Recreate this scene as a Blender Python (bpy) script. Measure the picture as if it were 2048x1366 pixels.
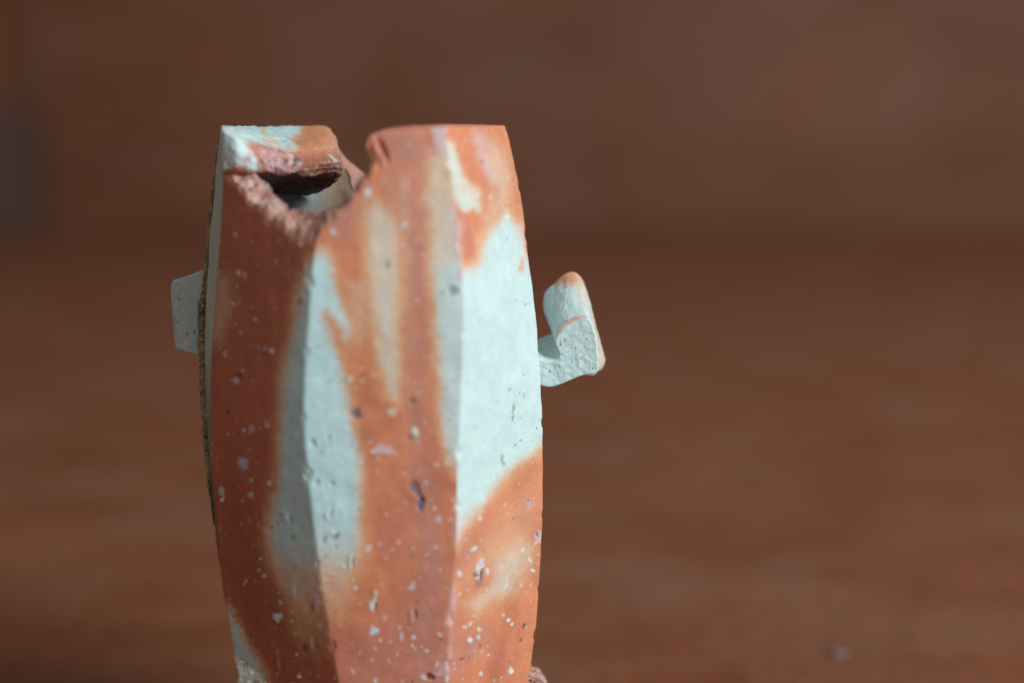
import bpy, math
import numpy as np
from mathutils import Vector

for o in list(bpy.data.objects):
    bpy.data.objects.remove(o, do_unlink=True)
scene = bpy.context.scene
COL = scene.collection

# ------------------------------------------------------------------ camera
FPX = 2844.4                                   # 50 mm on a 36 mm sensor, 2048 px wide
CX, CY, CZ = 0.0350, -0.3640, 0.2250
FZ = 0.040                                     # height of the floor the vase stands on
TH = math.radians(8.9)
cd = bpy.data.cameras.new('camera')
cam = bpy.data.objects.new('camera', cd)
COL.objects.link(cam)
cam.location = (CX, CY, CZ)
cam.rotation_euler = (math.radians(90) - TH, 0, 0)
cd.lens = 50.0
cd.sensor_width = 36.0
cd.clip_start = 0.01
cd.clip_end = 50
cd.dof.use_dof = True
cd.dof.focus_distance = 0.3685
cd.dof.aperture_fstop = 3.3
cd.dof.aperture_blades = 0
scene.camera = cam

# ------------------------------------------------------------------ world and window light
w = bpy.data.worlds.new('World')
scene.world = w
w.use_nodes = True
bg = w.node_tree.nodes['Background']
bg.inputs[0].default_value = (0.96, 1.0, 0.98, 1)
bg.inputs[1].default_value = 0.31

ld = bpy.data.lights.new('window_light', 'AREA')
ld.shape = 'RECTANGLE'
ld.size, ld.size_y = 1.0, 1.2
ld.energy = 91
ld.color = (0.80, 0.95, 1.0)
lo = bpy.data.objects.new('window_light', ld)
COL.objects.link(lo)
AZ, R = math.radians(57), 2.25
lo.location = (R * math.sin(AZ), -R * math.cos(AZ), 1.32)
lo.rotation_euler = (Vector((0, 0, 0.15)) - Vector(lo.location)).to_track_quat('-Z', 'Y').to_euler()

scene.view_settings.view_transform = 'Standard'
scene.view_settings.look = 'None'
scene.view_settings.exposure = 0.0
scene.view_settings.gamma = 1.0

# ------------------------------------------------------------------ numeric helpers
ct, st = math.cos(TH), math.sin(TH)


def proj(X, Y, Z):
    d = (Y - CY) * ct - (Z - CZ) * st
    u = (Y - CY) * st + (Z - CZ) * ct
    return 1024 + FPX * (X - CX) / d, 683 - FPX * u / d


def z_of(py, Y):
    k = (683 - py) / FPX
    return CZ + (Y - CY) * (k * ct - st) / (ct + k * st)


def x_of(px, Y, Z):
    d = (Y - CY) * ct - (Z - CZ) * st
    return CX + (px - 1024) / FPX * d


def hash3(ix, iy, iz, seed):
    h = (ix.astype(np.int64) * 374761393 + iy.astype(np.int64) * 668265263
         + iz.astype(np.int64) * 2147483647 + seed * 974634777) & 0xffffffff
    h = ((h ^ (h >> 13)) * 1274126177) & 0xffffffff
    h = ((h ^ (h >> 16)) * 2246822519) & 0xffffffff
    return ((h ^ (h >> 15)) & 0xffffff) / float(0xffffff)


def vnoise(P, scale, seed=0):
    Q = P * scale
    i = np.floor(Q)
    f = Q - i
    f = f * f * (3 - 2 * f)
    i = i.astype(np.int64)
    out = 0
    for dx in (0, 1):
        for dy in (0, 1):
            for dz in (0, 1):
                wgt = ((f[:, 0] if dx else 1 - f[:, 0]) * (f[:, 1] if dy else 1 - f[:, 1])
                       * (f[:, 2] if dz else 1 - f[:, 2]))
                out = out + wgt * hash3(i[:, 0] + dx, i[:, 1] + dy, i[:, 2] + dz, seed)
    return out * 2 - 1


def fbm(P, scale, octv=3, seed=0):
    a, s, o = 1.0, 0.0, 0
    for k in range(octv):
        o = o + a * vnoise(P, scale * 2.03 ** k, seed + k * 17)
        s += a
        a *= 0.55
    return o / s


def sstep(a, b, x):
    t = np.clip((x - a) / (b - a), 0, 1)
    return t * t * (3 - 2 * t)


def lerp(a, b, t):
    return a + (np.asarray(b) - a) * t[:, None]


def pmask(x, y, poly, soft):
    """1 inside a polygon, 0 outside, soft across the edge"""
    n = len(poly)
    d2 = np.full(x.shape, 1e12)
    ins = np.zeros(x.shape, bool)
    for k in range(n):
        x0, y0 = poly[k]
        x1, y1 = poly[(k + 1) % n]
        ex, ey = x1 - x0, y1 - y0
        t = np.clip(((x - x0) * ex + (y - y0) * ey) / (ex * ex + ey * ey + 1e-9), 0, 1)
        d2 = np.minimum(d2, (x - x0 - t * ex) ** 2 + (y - y0 - t * ey) ** 2)
        if y0 != y1:
            c = ((y0 > y) != (y1 > y)) & (x < ex * (y - y0) / (y1 - y0) + x0)
            ins ^= c
    d = np.sqrt(d2)
    sd = np.where(ins, d, -d)
    return sstep(-soft, soft, sd)


def blob(x, y, cx, cy, rx, ry, ang=0.0, edge=0.4):
    a = math.radians(ang)
    dx, dy = x - cx, y - cy
    u = (dx * math.cos(a) + dy * math.sin(a)) / rx
    v = (-dx * math.sin(a) + dy * math.cos(a)) / ry
    r = np.sqrt(u * u + v * v)
    return 1 - sstep(1 - edge, 1 + edge, r)


def C(tab):
    xs = [a for a, b in tab]
    ys = [b for a, b in tab]
    return lambda v: np.interp(v, xs, ys)


def smooth_curve(tab, sig=18):
    f = C(tab)
    grid = np.arange(150, 2300, 4.0)
    v = f(grid)
    k = np.exp(-0.5 * (np.arange(-20, 21) * 4.0 / sig) ** 2)
    k /= k.sum()
    v2 = np.convolve(np.pad(v, 20, mode='edge'), k, mode='valid')
    return lambda q: np.interp(q, grid, v2)


def make_mesh(name, V, F, cols=None, smooth=True):
    me = bpy.data.meshes.new(name)
    V = np.asarray(V, np.float32)
    F = np.asarray(F, np.int32)
    me.vertices.add(len(V))
    me.vertices.foreach_set('co', V.ravel())
    me.loops.add(F.size)
    me.loops.foreach_set('vertex_index', F.ravel())
    me.polygons.add(len(F))
    me.polygons.foreach_set('loop_start', np.arange(0, F.size, F.shape[1], dtype=np.int32))
    me.polygons.foreach_set('loop_total', np.full(len(F), F.shape[1], np.int32))
    me.update(calc_edges=True)
    if smooth:
        me.polygons.foreach_set('use_smooth', np.ones(len(F), bool))
    if cols is not None:
        a = me.color_attributes.new('clay_colour', 'FLOAT_COLOR', 'POINT')
        c = np.ones((len(V), 4), np.float32)
        c[:, :3] = np.clip(cols, 0.005, 0.95)
        a.data.foreach_set('color', c.ravel())
    me.validate()
    return me


def grid_faces(rows, cols, wrap):
    r = np.arange(rows - 1)[:, None]
    n = cols if wrap else cols - 1
    c = np.arange(n)[None, :]
    c1 = (c + 1) % cols
    a = r * cols + c
    b = r * cols + c1
    d = (r + 1) * cols + c1
    e = (r + 1) * cols + c
    return np.stack([a, b, d, e], -1).reshape(-1, 4)


def link(name, me, mat, parent=None):
    o = bpy.data.objects.new(name, me)
    COL.objects.link(o)
    if mat:
        me.materials.append(mat)
    o.parent = parent
    if parent is not None and parent.name.startswith('ceramic_vase'):
        o.location = (0, 0, -FZ)            # meshes are written in scene coordinates
    return o


def grid_normals(G, wrap):
    if wrap:
        du = np.roll(G, -1, 1) - np.roll(G, 1, 1)
    else:
        du = np.gradient(G, axis=1)
    dv = np.gradient(G, axis=0)
    n = np.cross(du, dv)
    return n / (np.linalg.norm(n, axis=-1, keepdims=True) + 1e-12)


# ------------------------------------------------------------------ materials
class NT:
    def __init__(s, name):
        s.m = bpy.data.materials.new(name)
        s.m.use_nodes = True
        s.t = s.m.node_tree
        s.b = s.t.nodes['Principled BSDF']

    def n(s, typ, **kw):
        x = s.t.nodes.new(typ)
        for k, v in kw.items():
            if k.startswith('i_'):
                x.inputs[k[2:].replace('_', ' ')].default_value = v
            else:
                setattr(x, k, v)
        return x

    def l(s, a, b):
        s.t.links.new(a, b)

    def ramp(s, fac, stops):
        r = s.n('ShaderNodeValToRGB')
        e = r.color_ramp.elements
        while len(e) < len(stops):
            e.new(0.5)
        for q, (p, c) in zip(e, stops):
            q.position = p
            q.color = (*c, 1) if len(c) == 3 else c
        s.l(fac, r.inputs[0])
        return r.outputs[0]

    def mix(s, fac, a, b, mode='MIX'):
        x = s.n('ShaderNodeMix', data_type='RGBA', blend_type=mode)
        for v, sock in ((fac, x.inputs[0]), (a, x.inputs[6]), (b, x.inputs[7])):
            if isinstance(v, (int, float)):
                sock.default_value = v
            elif isinstance(v, tuple):
                sock.default_value = (*v, 1)
            else:
                s.l(v, sock)
        return x.outputs[2]


def clay_material(name, bump=0.25, speck=0.5, rough=0.72, grain=2600):
    t = NT(name)
    at = t.n('ShaderNodeAttribute', attribute_name='clay_colour')
    tc = t.n('ShaderNodeTexCoord')
    # fine grain in the body colour
    n1 = t.n('ShaderNodeTexNoise', i_Scale=grain * 0.55, i_Detail=4.0, i_Roughness=0.65)
    t.l(tc.outputs['Object'], n1.inputs['Vector'])
    g = t.ramp(n1.outputs[0], [(0.3, (0.89, 0.885, 0.88)), (0.7, (1.09, 1.095, 1.10))])
    c = t.mix(1.0, at.outputs['Color'], g, 'MULTIPLY')
    # pale quartz grains
    v1 = t.n('ShaderNodeTexVoronoi', i_Scale=620.0)
    t.l(tc.outputs['Object'], v1.inputs['Vector'])
    sx = t.n('ShaderNodeSeparateColor')
    t.l(v1.outputs['Color'], sx.inputs[0])
    sz = t.n('ShaderNodeMapRange')
    sz.inputs['From Min'].default_value = 0.55
    sz.inputs['From Max'].default_value = 1.0
    sz.inputs['To Min'].default_value = -0.08
    sz.inputs['To Max'].default_value = 0.36
    t.l(sx.outputs[0], sz.inputs[0])
    lt = t.n('ShaderNodeMath', operation='SUBTRACT')
    t.l(sz.outputs[0], lt.inputs[0])
    t.l(v1.outputs['Distance'], lt.inputs[1])
    ms = t.n('ShaderNodeMapRange')
    ms.inputs['From Min'].default_value = 0.0
    ms.inputs['From Max'].default_value = 0.10
    ms.inputs['To Max'].default_value = speck
    t.l(lt.outputs[0], ms.inputs[0])
    c = t.mix(ms.outputs[0], c, (0.66, 0.62, 0.58))
    # dark iron specks
    v2 = t.n('ShaderNodeTexVoronoi', i_Scale=520.0)
    mp = t.n('ShaderNodeMapping')
    mp.inputs['Location'].default_value = (0.3, 0.7, 0.1)
    t.l(tc.outputs['Object'], mp.inputs[0])
    t.l(mp.outputs[0], v2.inputs['Vector'])
    sy = t.n('ShaderNodeSeparateColor')
    t.l(v2.outputs['Color'], sy.inputs[0])
    sz2 = t.n('ShaderNodeMapRange')
    sz2.inputs['From Min'].default_value = 0.72
    sz2.inputs['From Max'].default_value = 1.0
    sz2.inputs['To Min'].default_value = -0.05
    sz2.inputs['To Max'].default_value = 0.24
    t.l(sy.outputs[1], sz2.inputs[0])
    l2 = t.n('ShaderNodeMath', operation='SUBTRACT')
    t.l(sz2.outputs[0], l2.inputs[0])
    t.l(v2.outputs['Distance'], l2.inputs[1])
    m2 = t.n('ShaderNodeMapRange')
    m2.inputs['From Min'].default_value = 0.0
    m2.inputs['From Max'].default_value = 0.06
    m2.inputs['To Max'].default_value = 0.6
    t.l(l2.outputs[0], m2.inputs[0])
    c = t.mix(m2.outputs[0], c, (0.10, 0.075, 0.07))
    t.l(c, t.b.inputs['Base Color'])
    t.b.inputs['Roughness'].default_value = rough
    t.b.inputs['Specular IOR Level'].default_value = 0.3
    nb = t.n('ShaderNodeTexNoise', i_Scale=grain, i_Detail=3.0, i_Roughness=0.6)
    t.l(tc.outputs['Object'], nb.inputs['Vector'])
    ad = t.n('ShaderNodeMath', operation='MULTIPLY_ADD')
    t.l(ms.outputs[0], ad.inputs[0])
    ad.inputs[1].default_value = 0.7
    t.l(nb.outputs[0], ad.inputs[2])
    ad2 = t.n('ShaderNodeMath', operation='MULTIPLY_ADD')
    t.l(m2.outputs[0], ad2.inputs[0])
    ad2.inputs[1].default_value = -1.0
    t.l(ad.outputs[0], ad2.inputs[2])
    bp = t.n('ShaderNodeBump')
    bp.inputs['Strength'].default_value = bump
    bp.inputs['Distance'].default_value = 0.0004
    t.l(ad2.outputs[0], bp.inputs['Height'])
    t.l(bp.outputs[0], t.b.inputs['Normal'])
    return t.m


def wood_material(name, dark, mid, light, grey, rough=0.5, axis=(1.6, 3.6, 3.6), scale=1.0):
    t = NT(name)
    tc = t.n('ShaderNodeTexCoord')
    mp = t.n('ShaderNodeMapping')
    mp.inputs['Scale'].default_value = axis
    t.l(tc.outputs['Object'], mp.inputs[0])
    n1 = t.n('ShaderNodeTexNoise', i_Scale=4.2 * scale, i_Detail=5.0, i_Roughness=0.6, i_Distortion=0.6)
    t.l(mp.outputs[0], n1.inputs['Vector'])
    c = t.ramp(n1.outputs[0], [(0.30, dark), (0.50, mid), (0.72, light)])
    # greyish patches: a soft reflected sheen put into the wood colour
    n2 = t.n('ShaderNodeTexNoise', i_Scale=7.0 * scale, i_Detail=3.0, i_Roughness=0.5)
    mp2 = t.n('ShaderNodeMapping')
    mp2.inputs['Scale'].default_value = (axis[0] * 0.9, axis[1] * 0.35, axis[2] * 0.35)
    mp2.inputs['Location'].default_value = (3.1, 1.7, 0.4)
    t.l(tc.outputs['Object'], mp2.inputs[0])
    t.l(mp2.outputs[0], n2.inputs['Vector'])
    f2 = t.ramp(n2.outputs[0], [(0.45, (0, 0, 0)), (0.75, (0.8, 0.8, 0.8))])
    c = t.mix(f2, c, grey)
    # fine pores along the grain
    mp3 = t.n('ShaderNodeMapping')
    mp3.inputs['Scale'].default_value = (axis[0] * 12, axis[1] * 40, axis[2] * 40)
    t.l(tc.outputs['Object'], mp3.inputs[0])
    n3 = t.n('ShaderNodeTexNoise', i_Scale=5.0, i_Detail=3.0)
    t.l(mp3.outputs[0], n3.inputs['Vector'])
    f3 = t.ramp(n3.outputs[0], [(0.35, (0.62, 0.6, 0.58)), (0.65, (1.1, 1.1, 1.1))])
    c = t.mix(1.0, c, f3, 'MULTIPLY')
    t.l(c, t.b.inputs['Base Color'])
    t.b.inputs['Roughness'].default_value = rough
    t.b.inputs['Specular IOR Level'].default_value = 0.22
    bp = t.n('ShaderNodeBump')
    bp.inputs['Strength'].default_value = 0.25
    bp.inputs['Distance'].default_value = 0.002
    t.l(n3.outputs[0], bp.inputs['Height'])
    t.l(bp.outputs[0], t.b.inputs['Normal'])
    return t.m


M_CLAY = clay_material('fired_clay', bump=0.30, speck=0.38)
M_TORN = clay_material('torn_clay', bump=0.55, speck=0.6, rough=0.85, grain=2000)
M_LUG = clay_material('pale_clay', bump=0.35, speck=0.25, rough=0.75)
M_FLOOR = wood_material('floor_wood', (0.190, 0.056, 0.024), (0.240, 0.078, 0.036), (0.285, 0.103, 0.053),
                        (0.255, 0.115, 0.076), rough=0.5, axis=(2.2, 5.0, 5.0), scale=1.15)
M_WALL = wood_material('wall_wood', (0.158, 0.049, 0.020), (0.203, 0.067, 0.030), (0.245, 0.087, 0.044),
                       (0.22, 0.100, 0.068), rough=0.6, axis=(1.0, 2.5, 2.5), scale=0.7)
M_POST = wood_material('post_wood', (0.155, 0.054, 0.019), (0.195, 0.070, 0.026), (0.235, 0.088, 0.033),
                       (0.18, 0.08, 0.03), rough=0.6, axis=(6, 6, 1.0))
M_FOOT = wood_material('grey_stone', (0.10, 0.050, 0.040), (0.115, 0.058, 0.046), (0.13, 0.068, 0.055),
                       (0.115, 0.060, 0.050), rough=0.8, axis=(3, 3, 3.0))

# ------------------------------------------------------------------ floor, wall, post
WALL_Y = CY + (CZ - FZ) / math.tan(TH - math.atan((683 - 455) / FPX))


def box_bm(x0, x1, y0, y1, z0, z1, bev=0.004, seg=2):
    import bmesh
    bm = bmesh.new()
    bmesh.ops.create_cube(bm, size=1.0)
    for v in bm.verts:
        v.co = Vector((x0 + (v.co.x + .5) * (x1 - x0), y0 + (v.co.y + .5) * (y1 - y0), z0 + (v.co.z + .5) * (z1 - z0)))
    if bev:
        bmesh.ops.bevel(bm, geom=list(bm.edges), offset=bev, segments=seg, affect='EDGES', profile=0.5)
    me = bpy.data.meshes.new('box')
    bm.to_mesh(me)
    bm.free()
    return me


fl = link('floor', box_bm(-4, 4, -2.5, WALL_Y, FZ - 0.03, FZ, 0), M_FLOOR)
fl['kind'] = 'structure'
wa = link('wall', box_bm(-4, 4, WALL_Y, WALL_Y + 0.05, FZ - 0.03, 2.4, 0), M_WALL)
wa['kind'] = 'structure'

py_ = WALL_Y - 0.14
pz = z_of(215, py_)
post = bpy.data.objects.new('wooden_post', None)
COL.objects.link(post)
px_r = x_of(54, py_, 0.1)
post.location = (px_r - 0.07, py_ + 0.05, FZ)
post['label'] = 'blurred brown wooden post with a grey block foot at the left edge'
post['category'] = 'post'
link('shaft', box_bm(-0.06, 0.028, -0.04, 0.05, pz - FZ, 2.3, 0.006), M_POST, post)
link('foot_block', box_bm(-0.08, 0.07, -0.05, 0.06, 0.0, pz - FZ, 0.01), M_FOOT, post)

# ------------------------------------------------------------------ the vase: ridge curves read off the photograph
S_ = smooth_curve([(252, 1007), (265, 1015), (330, 1030), (400, 1043), (500, 1055), (570, 1066), (650, 1075), (750, 1082),
                   (850, 1085), (950, 1087), (1050, 1085), (1150, 1080), (1250, 1073), (1340, 1061), (1366, 1056),
                   (1500, 1030), (1700, 1000), (1950, 985)], 8)
R_ = smooth_curve([(250, 888), (300, 897), (350, 905), (450, 915), (540, 925), (620, 930), (750, 925), (850, 920), (960, 915),
                   (1080, 914), (1180, 905), (1280, 898), (1366, 893), (1500, 882), (1950, 866)], 14)
C_ = smooth_curve([(250, 655), (400, 640), (480, 632), (560, 622), (700, 612), (800, 607), (900, 611), (1020, 623),
                   (1150, 641), (1250, 656), (1366, 679), (1500, 700), (1950, 715)], 14)
L_ = smooth_curve([(250, 447), (380, 447), (480, 441), (570, 432), (650, 427), (760, 422), (850, 421), (950, 426), (1050, 434),
                   (1110, 438), (1200, 452), (1300, 471), (1366, 480), (1500, 512), (1700, 550), (1950, 560)], 10)
O_ = smooth_curve([(250, 441), (300, 437), (360, 429), (480, 418), (600, 411), (700, 409), (800, 412), (900, 418), (1000, 425),
                   (1080, 432), (1190, 447), (1260, 461), (1310, 469), (1366, 475), (1500, 505), (1700, 535), (1950, 545)], 10)
BR_ = lambda q: 0.5 * (R_(q) + S_(q)) - 60
BB_ = lambda q: C_(q) + 10
# ridge order round the body seen from above, with depth in metres at full width
RIDGES = [(L_, -0.0150), (C_, -0.0370), (R_, -0.0350), (S_, -0.0030), (BR_, 0.0330), (BB_, 0.0350), (O_, 0.0040)]
NSEG = [120, 190, 110, 50, 60, 60, 24]


def ridge_xy(k, z):
    f, yk = RIDGES[k]
    Y = np.full(z.shape, yk)
    for _ in range(6):
        py = proj(np.zeros_like(z), Y, z)[1]
        s = (S_(py) - O_(py)) / 2 / 338.0
        Y = yk * s
    return x_of(f(py), Y, z), Y


# table of ridge positions over height, then interpolation
ZT = np.linspace(-0.005, 0.235, 900)
RX = np.zeros((7, len(ZT)))
RY = np.zeros((7, len(ZT)))
for k in range(7):
    RX[k], RY[k] = ridge_xy(k, ZT)


def section(kseg, t, z):
    """points on facet kseg at fraction t and heights z"""
    k2 = (kseg + 1) % 7
    xa, ya = np.interp(z, ZT, RX[kseg]), np.interp(z, ZT, RY[kseg])
    xb, yb = np.interp(z, ZT, RX[k2]), np.interp(z, ZT, RY[k2])
    x, y = xa + (xb - xa) * t, ya + (yb - ya) * t
    nx, ny = (yb - ya), -(xb - xa)
    ln = np.hypot(nx, ny) + 1e-9
    bul = np.array([0.0006, 0.0007, 0.0009, 0.003, 0.003, 0.003, 0.0])[kseg] * np.sin(np.pi * t)
    return x + nx / ln * bul, y + ny / ln * bul


segi = np.concatenate([np.full(n, k) for k, n in enumerate(NSEG)])
segt = np.concatenate([np.arange(n) / n for n in NSEG])
NC = len(segi)

# rim heights: image row of the outer edge as a function of image column
TF = C([(440, 262), (443, 262), (446, 320), (449, 338), (475, 368), (500, 400), (530, 424), (560, 441), (590, 461), (610, 475),
        (626, 481), (640, 463), (655, 444), (680, 420), (700, 398), (712, 384), (725, 365), (735, 347), (740, 328), (742, 304), (744, 286),
        (750, 271), (762, 264), (778, 261), (800, 259), (840, 255.5), (890, 253), (930, 252), (1000, 251), (1020, 251)])
TB = C([(430, 256), (646, 256), (656, 262), (668, 290), (680, 306), (692, 320), (708, 333), (722, 345), (740, 358), (800, 372),
        (900, 370), (975, 345), (1000, 300), (1012, 264)])
ztop = np.zeros(NC)
zg = np.full(NC, z_of(300.0, 0.0))
front = segi <= 2
for it in range(14):
    X = np.zeros(NC)
    Y = np.zeros(NC)
    for k in range(7):
        m = segi == k
        X[m], Y[m] = section(k, segt[m], zg[m])
    px, _ = proj(X, Y, zg)
    py = np.where(front, TF(px), np.where(segi == 6, 263.0, np.where(segi == 5, np.where(px < 664, 292.0, TB(px)), TB(px))))
    zg = zg + (z_of(py, Y) - zg) * (0.6 if it < 9 else 0.3)
ztop = zg
rng = np.random.default_rng(5)
PXT, PYT = px, py
# is the edge torn (1) or a cut rim (0)?
torn = np.where(front, sstep(443, 448, px) * (1 - sstep(733, 748, px)),
                np.where(segi == 6, 0, sstep(640, 660, px) * (1 - sstep(840, 900, px))))
a1 = np.stack([X * 0 + np.arange(NC) * 0.6, Y * 0, Y * 0], 1)
ztop = ztop + torn * (vnoise(a1, 0.45, 3) * 0.0006 + vnoise(a1, 0.13, 8) * 0.0009 + vnoise(a1, 0.05, 4) * 0.0008)

# rows: dense where the photograph looks
VR = np.concatenate([np.linspace(0, 0.17, 26, endpoint=False), np.linspace(0.17, 1.0, 620)])
NR = len(VR)
Z = FZ + VR[:, None] * (ztop[None, :] - FZ)
GX = np.zeros((NR, NC))
GY = np.zeros((NR, NC))
for k in range(7):
    m = np.where(segi == k)[0]
    tt = np.broadcast_to(segt[m][None, :], (NR, len(m)))
    GX[:, m], GY[:, m] = section(k, tt, Z[:, m])
# soften the ridges a little
for _ in range(3):
    GX = 0.5 * GX + 0.25 * (np.roll(GX, 1, 1) + np.roll(GX, -1, 1))
    GY = 0.5 * GY + 0.25 * (np.roll(GY, 1, 1) + np.roll(GY, -1, 1))
G = np.stack([GX, GY, Z], -1)
N = grid_normals(G, True)
P = G.reshape(-1, 3)
Nf = N.reshape(-1, 3)
ctr = np.stack([np.zeros(len(P)), np.zeros(len(P)), P[:, 2]], 1)
if np.mean(np.sum((P - ctr) * Nf, 1)) < 0:
    Nf = -Nf
PX, PY = proj(P[:, 0], P[:, 1], P[:, 2])
SEG = np.broadcast_to(segi[None, :], (NR, NC)).reshape(-1)
TSEG = np.broadcast_to(segt[None, :], (NR, NC)).reshape(-1)
isfront = SEG <= 2
FR = isfront.astype(float)

# ---------- pattern
wx = PX + fbm(P, 130, 3, 1) * 10 + vnoise(P, 600, 9) * 2.0
wy = PY + fbm(P, 90, 2, 2) * 16
grit, grit2 = vnoise(P, 1500, 18) * 5, vnoise(P, 1500, 19) * 5
PALE = np.array([0.53, 0.622, 0.600])
BLUE = np.array([0.495, 0.65, 0.655])
GREYP = np.array([0.47, 0.60, 0.60])
TAN = np.array([0.64, 0.43, 0.29])
APRI = np.array([0.66, 0.35, 0.19])
WARM = np.array([0.58, 0.50, 0.40])
CREAM = np.array([0.62, 0.50, 0.39])
ORANGE = np.array([0.61, 0.208, 0.103])
RED = np.array([0.50, 0.158, 0.102])
DEEP = np.array([0.33, 0.086, 0.042])
MAUVE = np.array([0.45, 0.200, 0.158])
LAV = np.array([0.58, 0.45, 0.47])
WHITE = np.array([0.60, 0.66, 0.66])
TORN = np.array([0.42, 0.195, 0.145])

col = np.tile(ORANGE, (len(P), 1))
streak = fbm(np.stack([P[:, 0] * 3.2, P[:, 1] * 3.2, P[:, 2] * 0.5], 1), 62, 2, 21)
col = lerp(col, RED, sstep(-0.2, 0.5, 0.6 * streak + 0.6 * fbm(P, 90, 3, 22)) * 0.6)
cloud = fbm(P, 70, 3, 31)
col = lerp(col, DEEP, sstep(0.0, 0.5, cloud) * 0.35)
col = lerp(col, RED, pmask(PX, PY, [(430, 330), (620, 470), (600, 560), (560, 700), (530, 1000), (440, 1100), (415, 800)], 40) * 0.4)
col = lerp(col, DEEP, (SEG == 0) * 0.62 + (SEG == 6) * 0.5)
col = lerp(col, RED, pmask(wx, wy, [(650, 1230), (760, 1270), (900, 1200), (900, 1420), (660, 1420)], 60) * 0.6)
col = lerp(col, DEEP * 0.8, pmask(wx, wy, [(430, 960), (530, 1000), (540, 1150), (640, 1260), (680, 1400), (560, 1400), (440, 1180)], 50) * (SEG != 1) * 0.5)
# mauve veils
mv = np.zeros(len(P))
mv = np.maximum(mv, 0.75 * pmask(wx, wy, [(760, 262), (850, 262), (855, 420), (850, 700), (850, 900), (880, 1000), (885, 1366), (830, 1366), (830, 1000), (805, 800), (810, 500), (775, 420)], 30))
mv = np.maximum(mv, 0.9 * pmask(wx, wy, [(818, 420), (838, 420), (838, 700), (842, 900), (862, 1010), (870, 1200), (846, 1200), (842, 1010), (824, 900), (820, 700)], 13))
mv = np.maximum(mv, 0.65 * pmask(wx, wy, [(650, 450), (725, 370), (745, 420), (690, 500)], 22))
mv = np.maximum(mv, 0.7 * pmask(wx, wy, [(905, 1275), (970, 1262), (985, 1290), (930, 1340), (900, 1366)], 24))
mv = np.maximum(mv, 0.32 * pmask(wx, wy, [(690, 1310), (880, 1200), (890, 1400), (690, 1400)], 30))
col = lerp(col, MAUVE, mv * (0.65 + 0.35 * sstep(-0.3, 0.4, fbm(P, 220, 2, 44))))


def pale(poly, soft, amount=1.0, target=None, halo=1.0, fade=1.0):
    """flashing: bare clay with a warm yellowish halo where it meets the orange"""
    global col
    target = PALE if target is None else target
    m = pmask(wx + grit, wy + grit2, poly, soft * 1.45) * FR_sel * fade
    h = sstep(0.0, 0.55, m) * amount * halo
    col = lerp(col, APRI, h * 0.75)
    col = lerp(col, WARM, sstep(0.30, 0.80, m) * amount * halo * 0.6)
    col = lerp(col, target, sstep(0.35, 1.0, m) * amount)


FR_sel = np.ones(len(P))
mC = np.where(SEG == 0, 1.0, 0.0)          # left front facet
mF = np.where(SEG == 1, 1.0, 0.0)          # front facet
mR = np.where(SEG >= 2, 1.0, 0.0) * np.where(SEG <= 4, 1.0, 0.0)
FR_sel = np.where(SEG == 1, 0.0, np.where(SEG <= 0, 1.0, np.where(SEG >= 5, 1.0, 0.0)))
pale([(622, 520), (606, 570), (590, 640), (577, 700), (566, 770), (560, 830), (556, 900), (549, 960), (540, 1030), (537, 1090),
      (550, 1140), (565, 1190), (600, 1400), (690, 1400), (720, 900), (680, 520)], 24, 1.0, GREYP, 1.0, 1 - np.clip((PY + 45 * fbm(P, 110, 2, 68) - 1060) / 300, 0, 1))
pale([(560, 1130), (600, 1180), (690, 1260), (690, 1180)], 40, 0.45, TAN)
pale([(425, 540), (455, 560), (460, 620), (440, 690), (415, 680)], 24, 0.28, TAN)
pale([(425, 1190), (448, 1203), (466, 1232), (488, 1272), (514, 1318), (540, 1378), (490, 1430), (430, 1310)], 17, 0.95, GREYP * .95)
FR_sel = np.where(SEG == 6, 1.0, 0.0)       # thin cut facet on the far left
fade = 1 - sstep(850, 1010, PY)
FR_sel = FR_sel * fade
pale([(380, 200), (470, 200), (470, 1020), (380, 1020)], 6, 1.0, np.array([0.44, 0.46, 0.40]))
FR_sel = np.where(SEG == 1, 1.0, np.where(SEG == 5, 1.0, 0.0))
pale([(580, 505), (648, 508), (662, 540), (676, 585), (692, 630), (703, 668), (694, 690), (676, 665), (652, 632), (648, 645), (664, 690),
      (684, 742), (700, 800), (709, 850), (716, 900), (720, 960), (726, 1020), (726, 1080), (718, 1140), (702, 1220), (690, 1400), (560, 1400)],
     23, 1.0, BLUE, 1.0, 1 - np.clip((PY + 45 * fbm(P, 110, 2, 69) - 1010) / 300, 0, 1))
pale([(734, 380), (782, 380), (792, 480), (797, 600), (800, 700), (794, 800), (778, 785), (762, 725), (748, 640), (742, 560), (735, 480)],
     24, 0.92, CREAM * 0.95, 1.0, sstep(355, 450, PY + 30 * fbm(P, 150, 2, 61)))
pale([(752, 560), (782, 560), (788, 640), (780, 700), (764, 660)], 16, 0.4, GREYP)
pale([(862, 330), (905, 330), (960, 400), (960, 955), (914, 948), (896, 912), (882, 860), (876, 790), (872, 700), (868, 600), (862, 500), (858, 420)],
     22, 0.95, PALE * np.array([.96, .95, .95]), 1.0, 0.42 + 0.58 * sstep(360, 560, PY + 60 * fbm(P, 150, 2, 62)))
pale([(690, 560), (740, 560), (745, 660), (715, 700)], 22, 0.25, TAN)
pale([(856, 300), (900, 300), (914, 520), (866, 540), (850, 400)], 26, 0.55, CREAM)
pale([(800, 360), (816, 360), (818, 620), (804, 620)], 12, 0.22, MAUVE * 1.2)
FR_sel = np.where((SEG >= 2) & (SEG <= 4), 1.0, 0.0)
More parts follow.
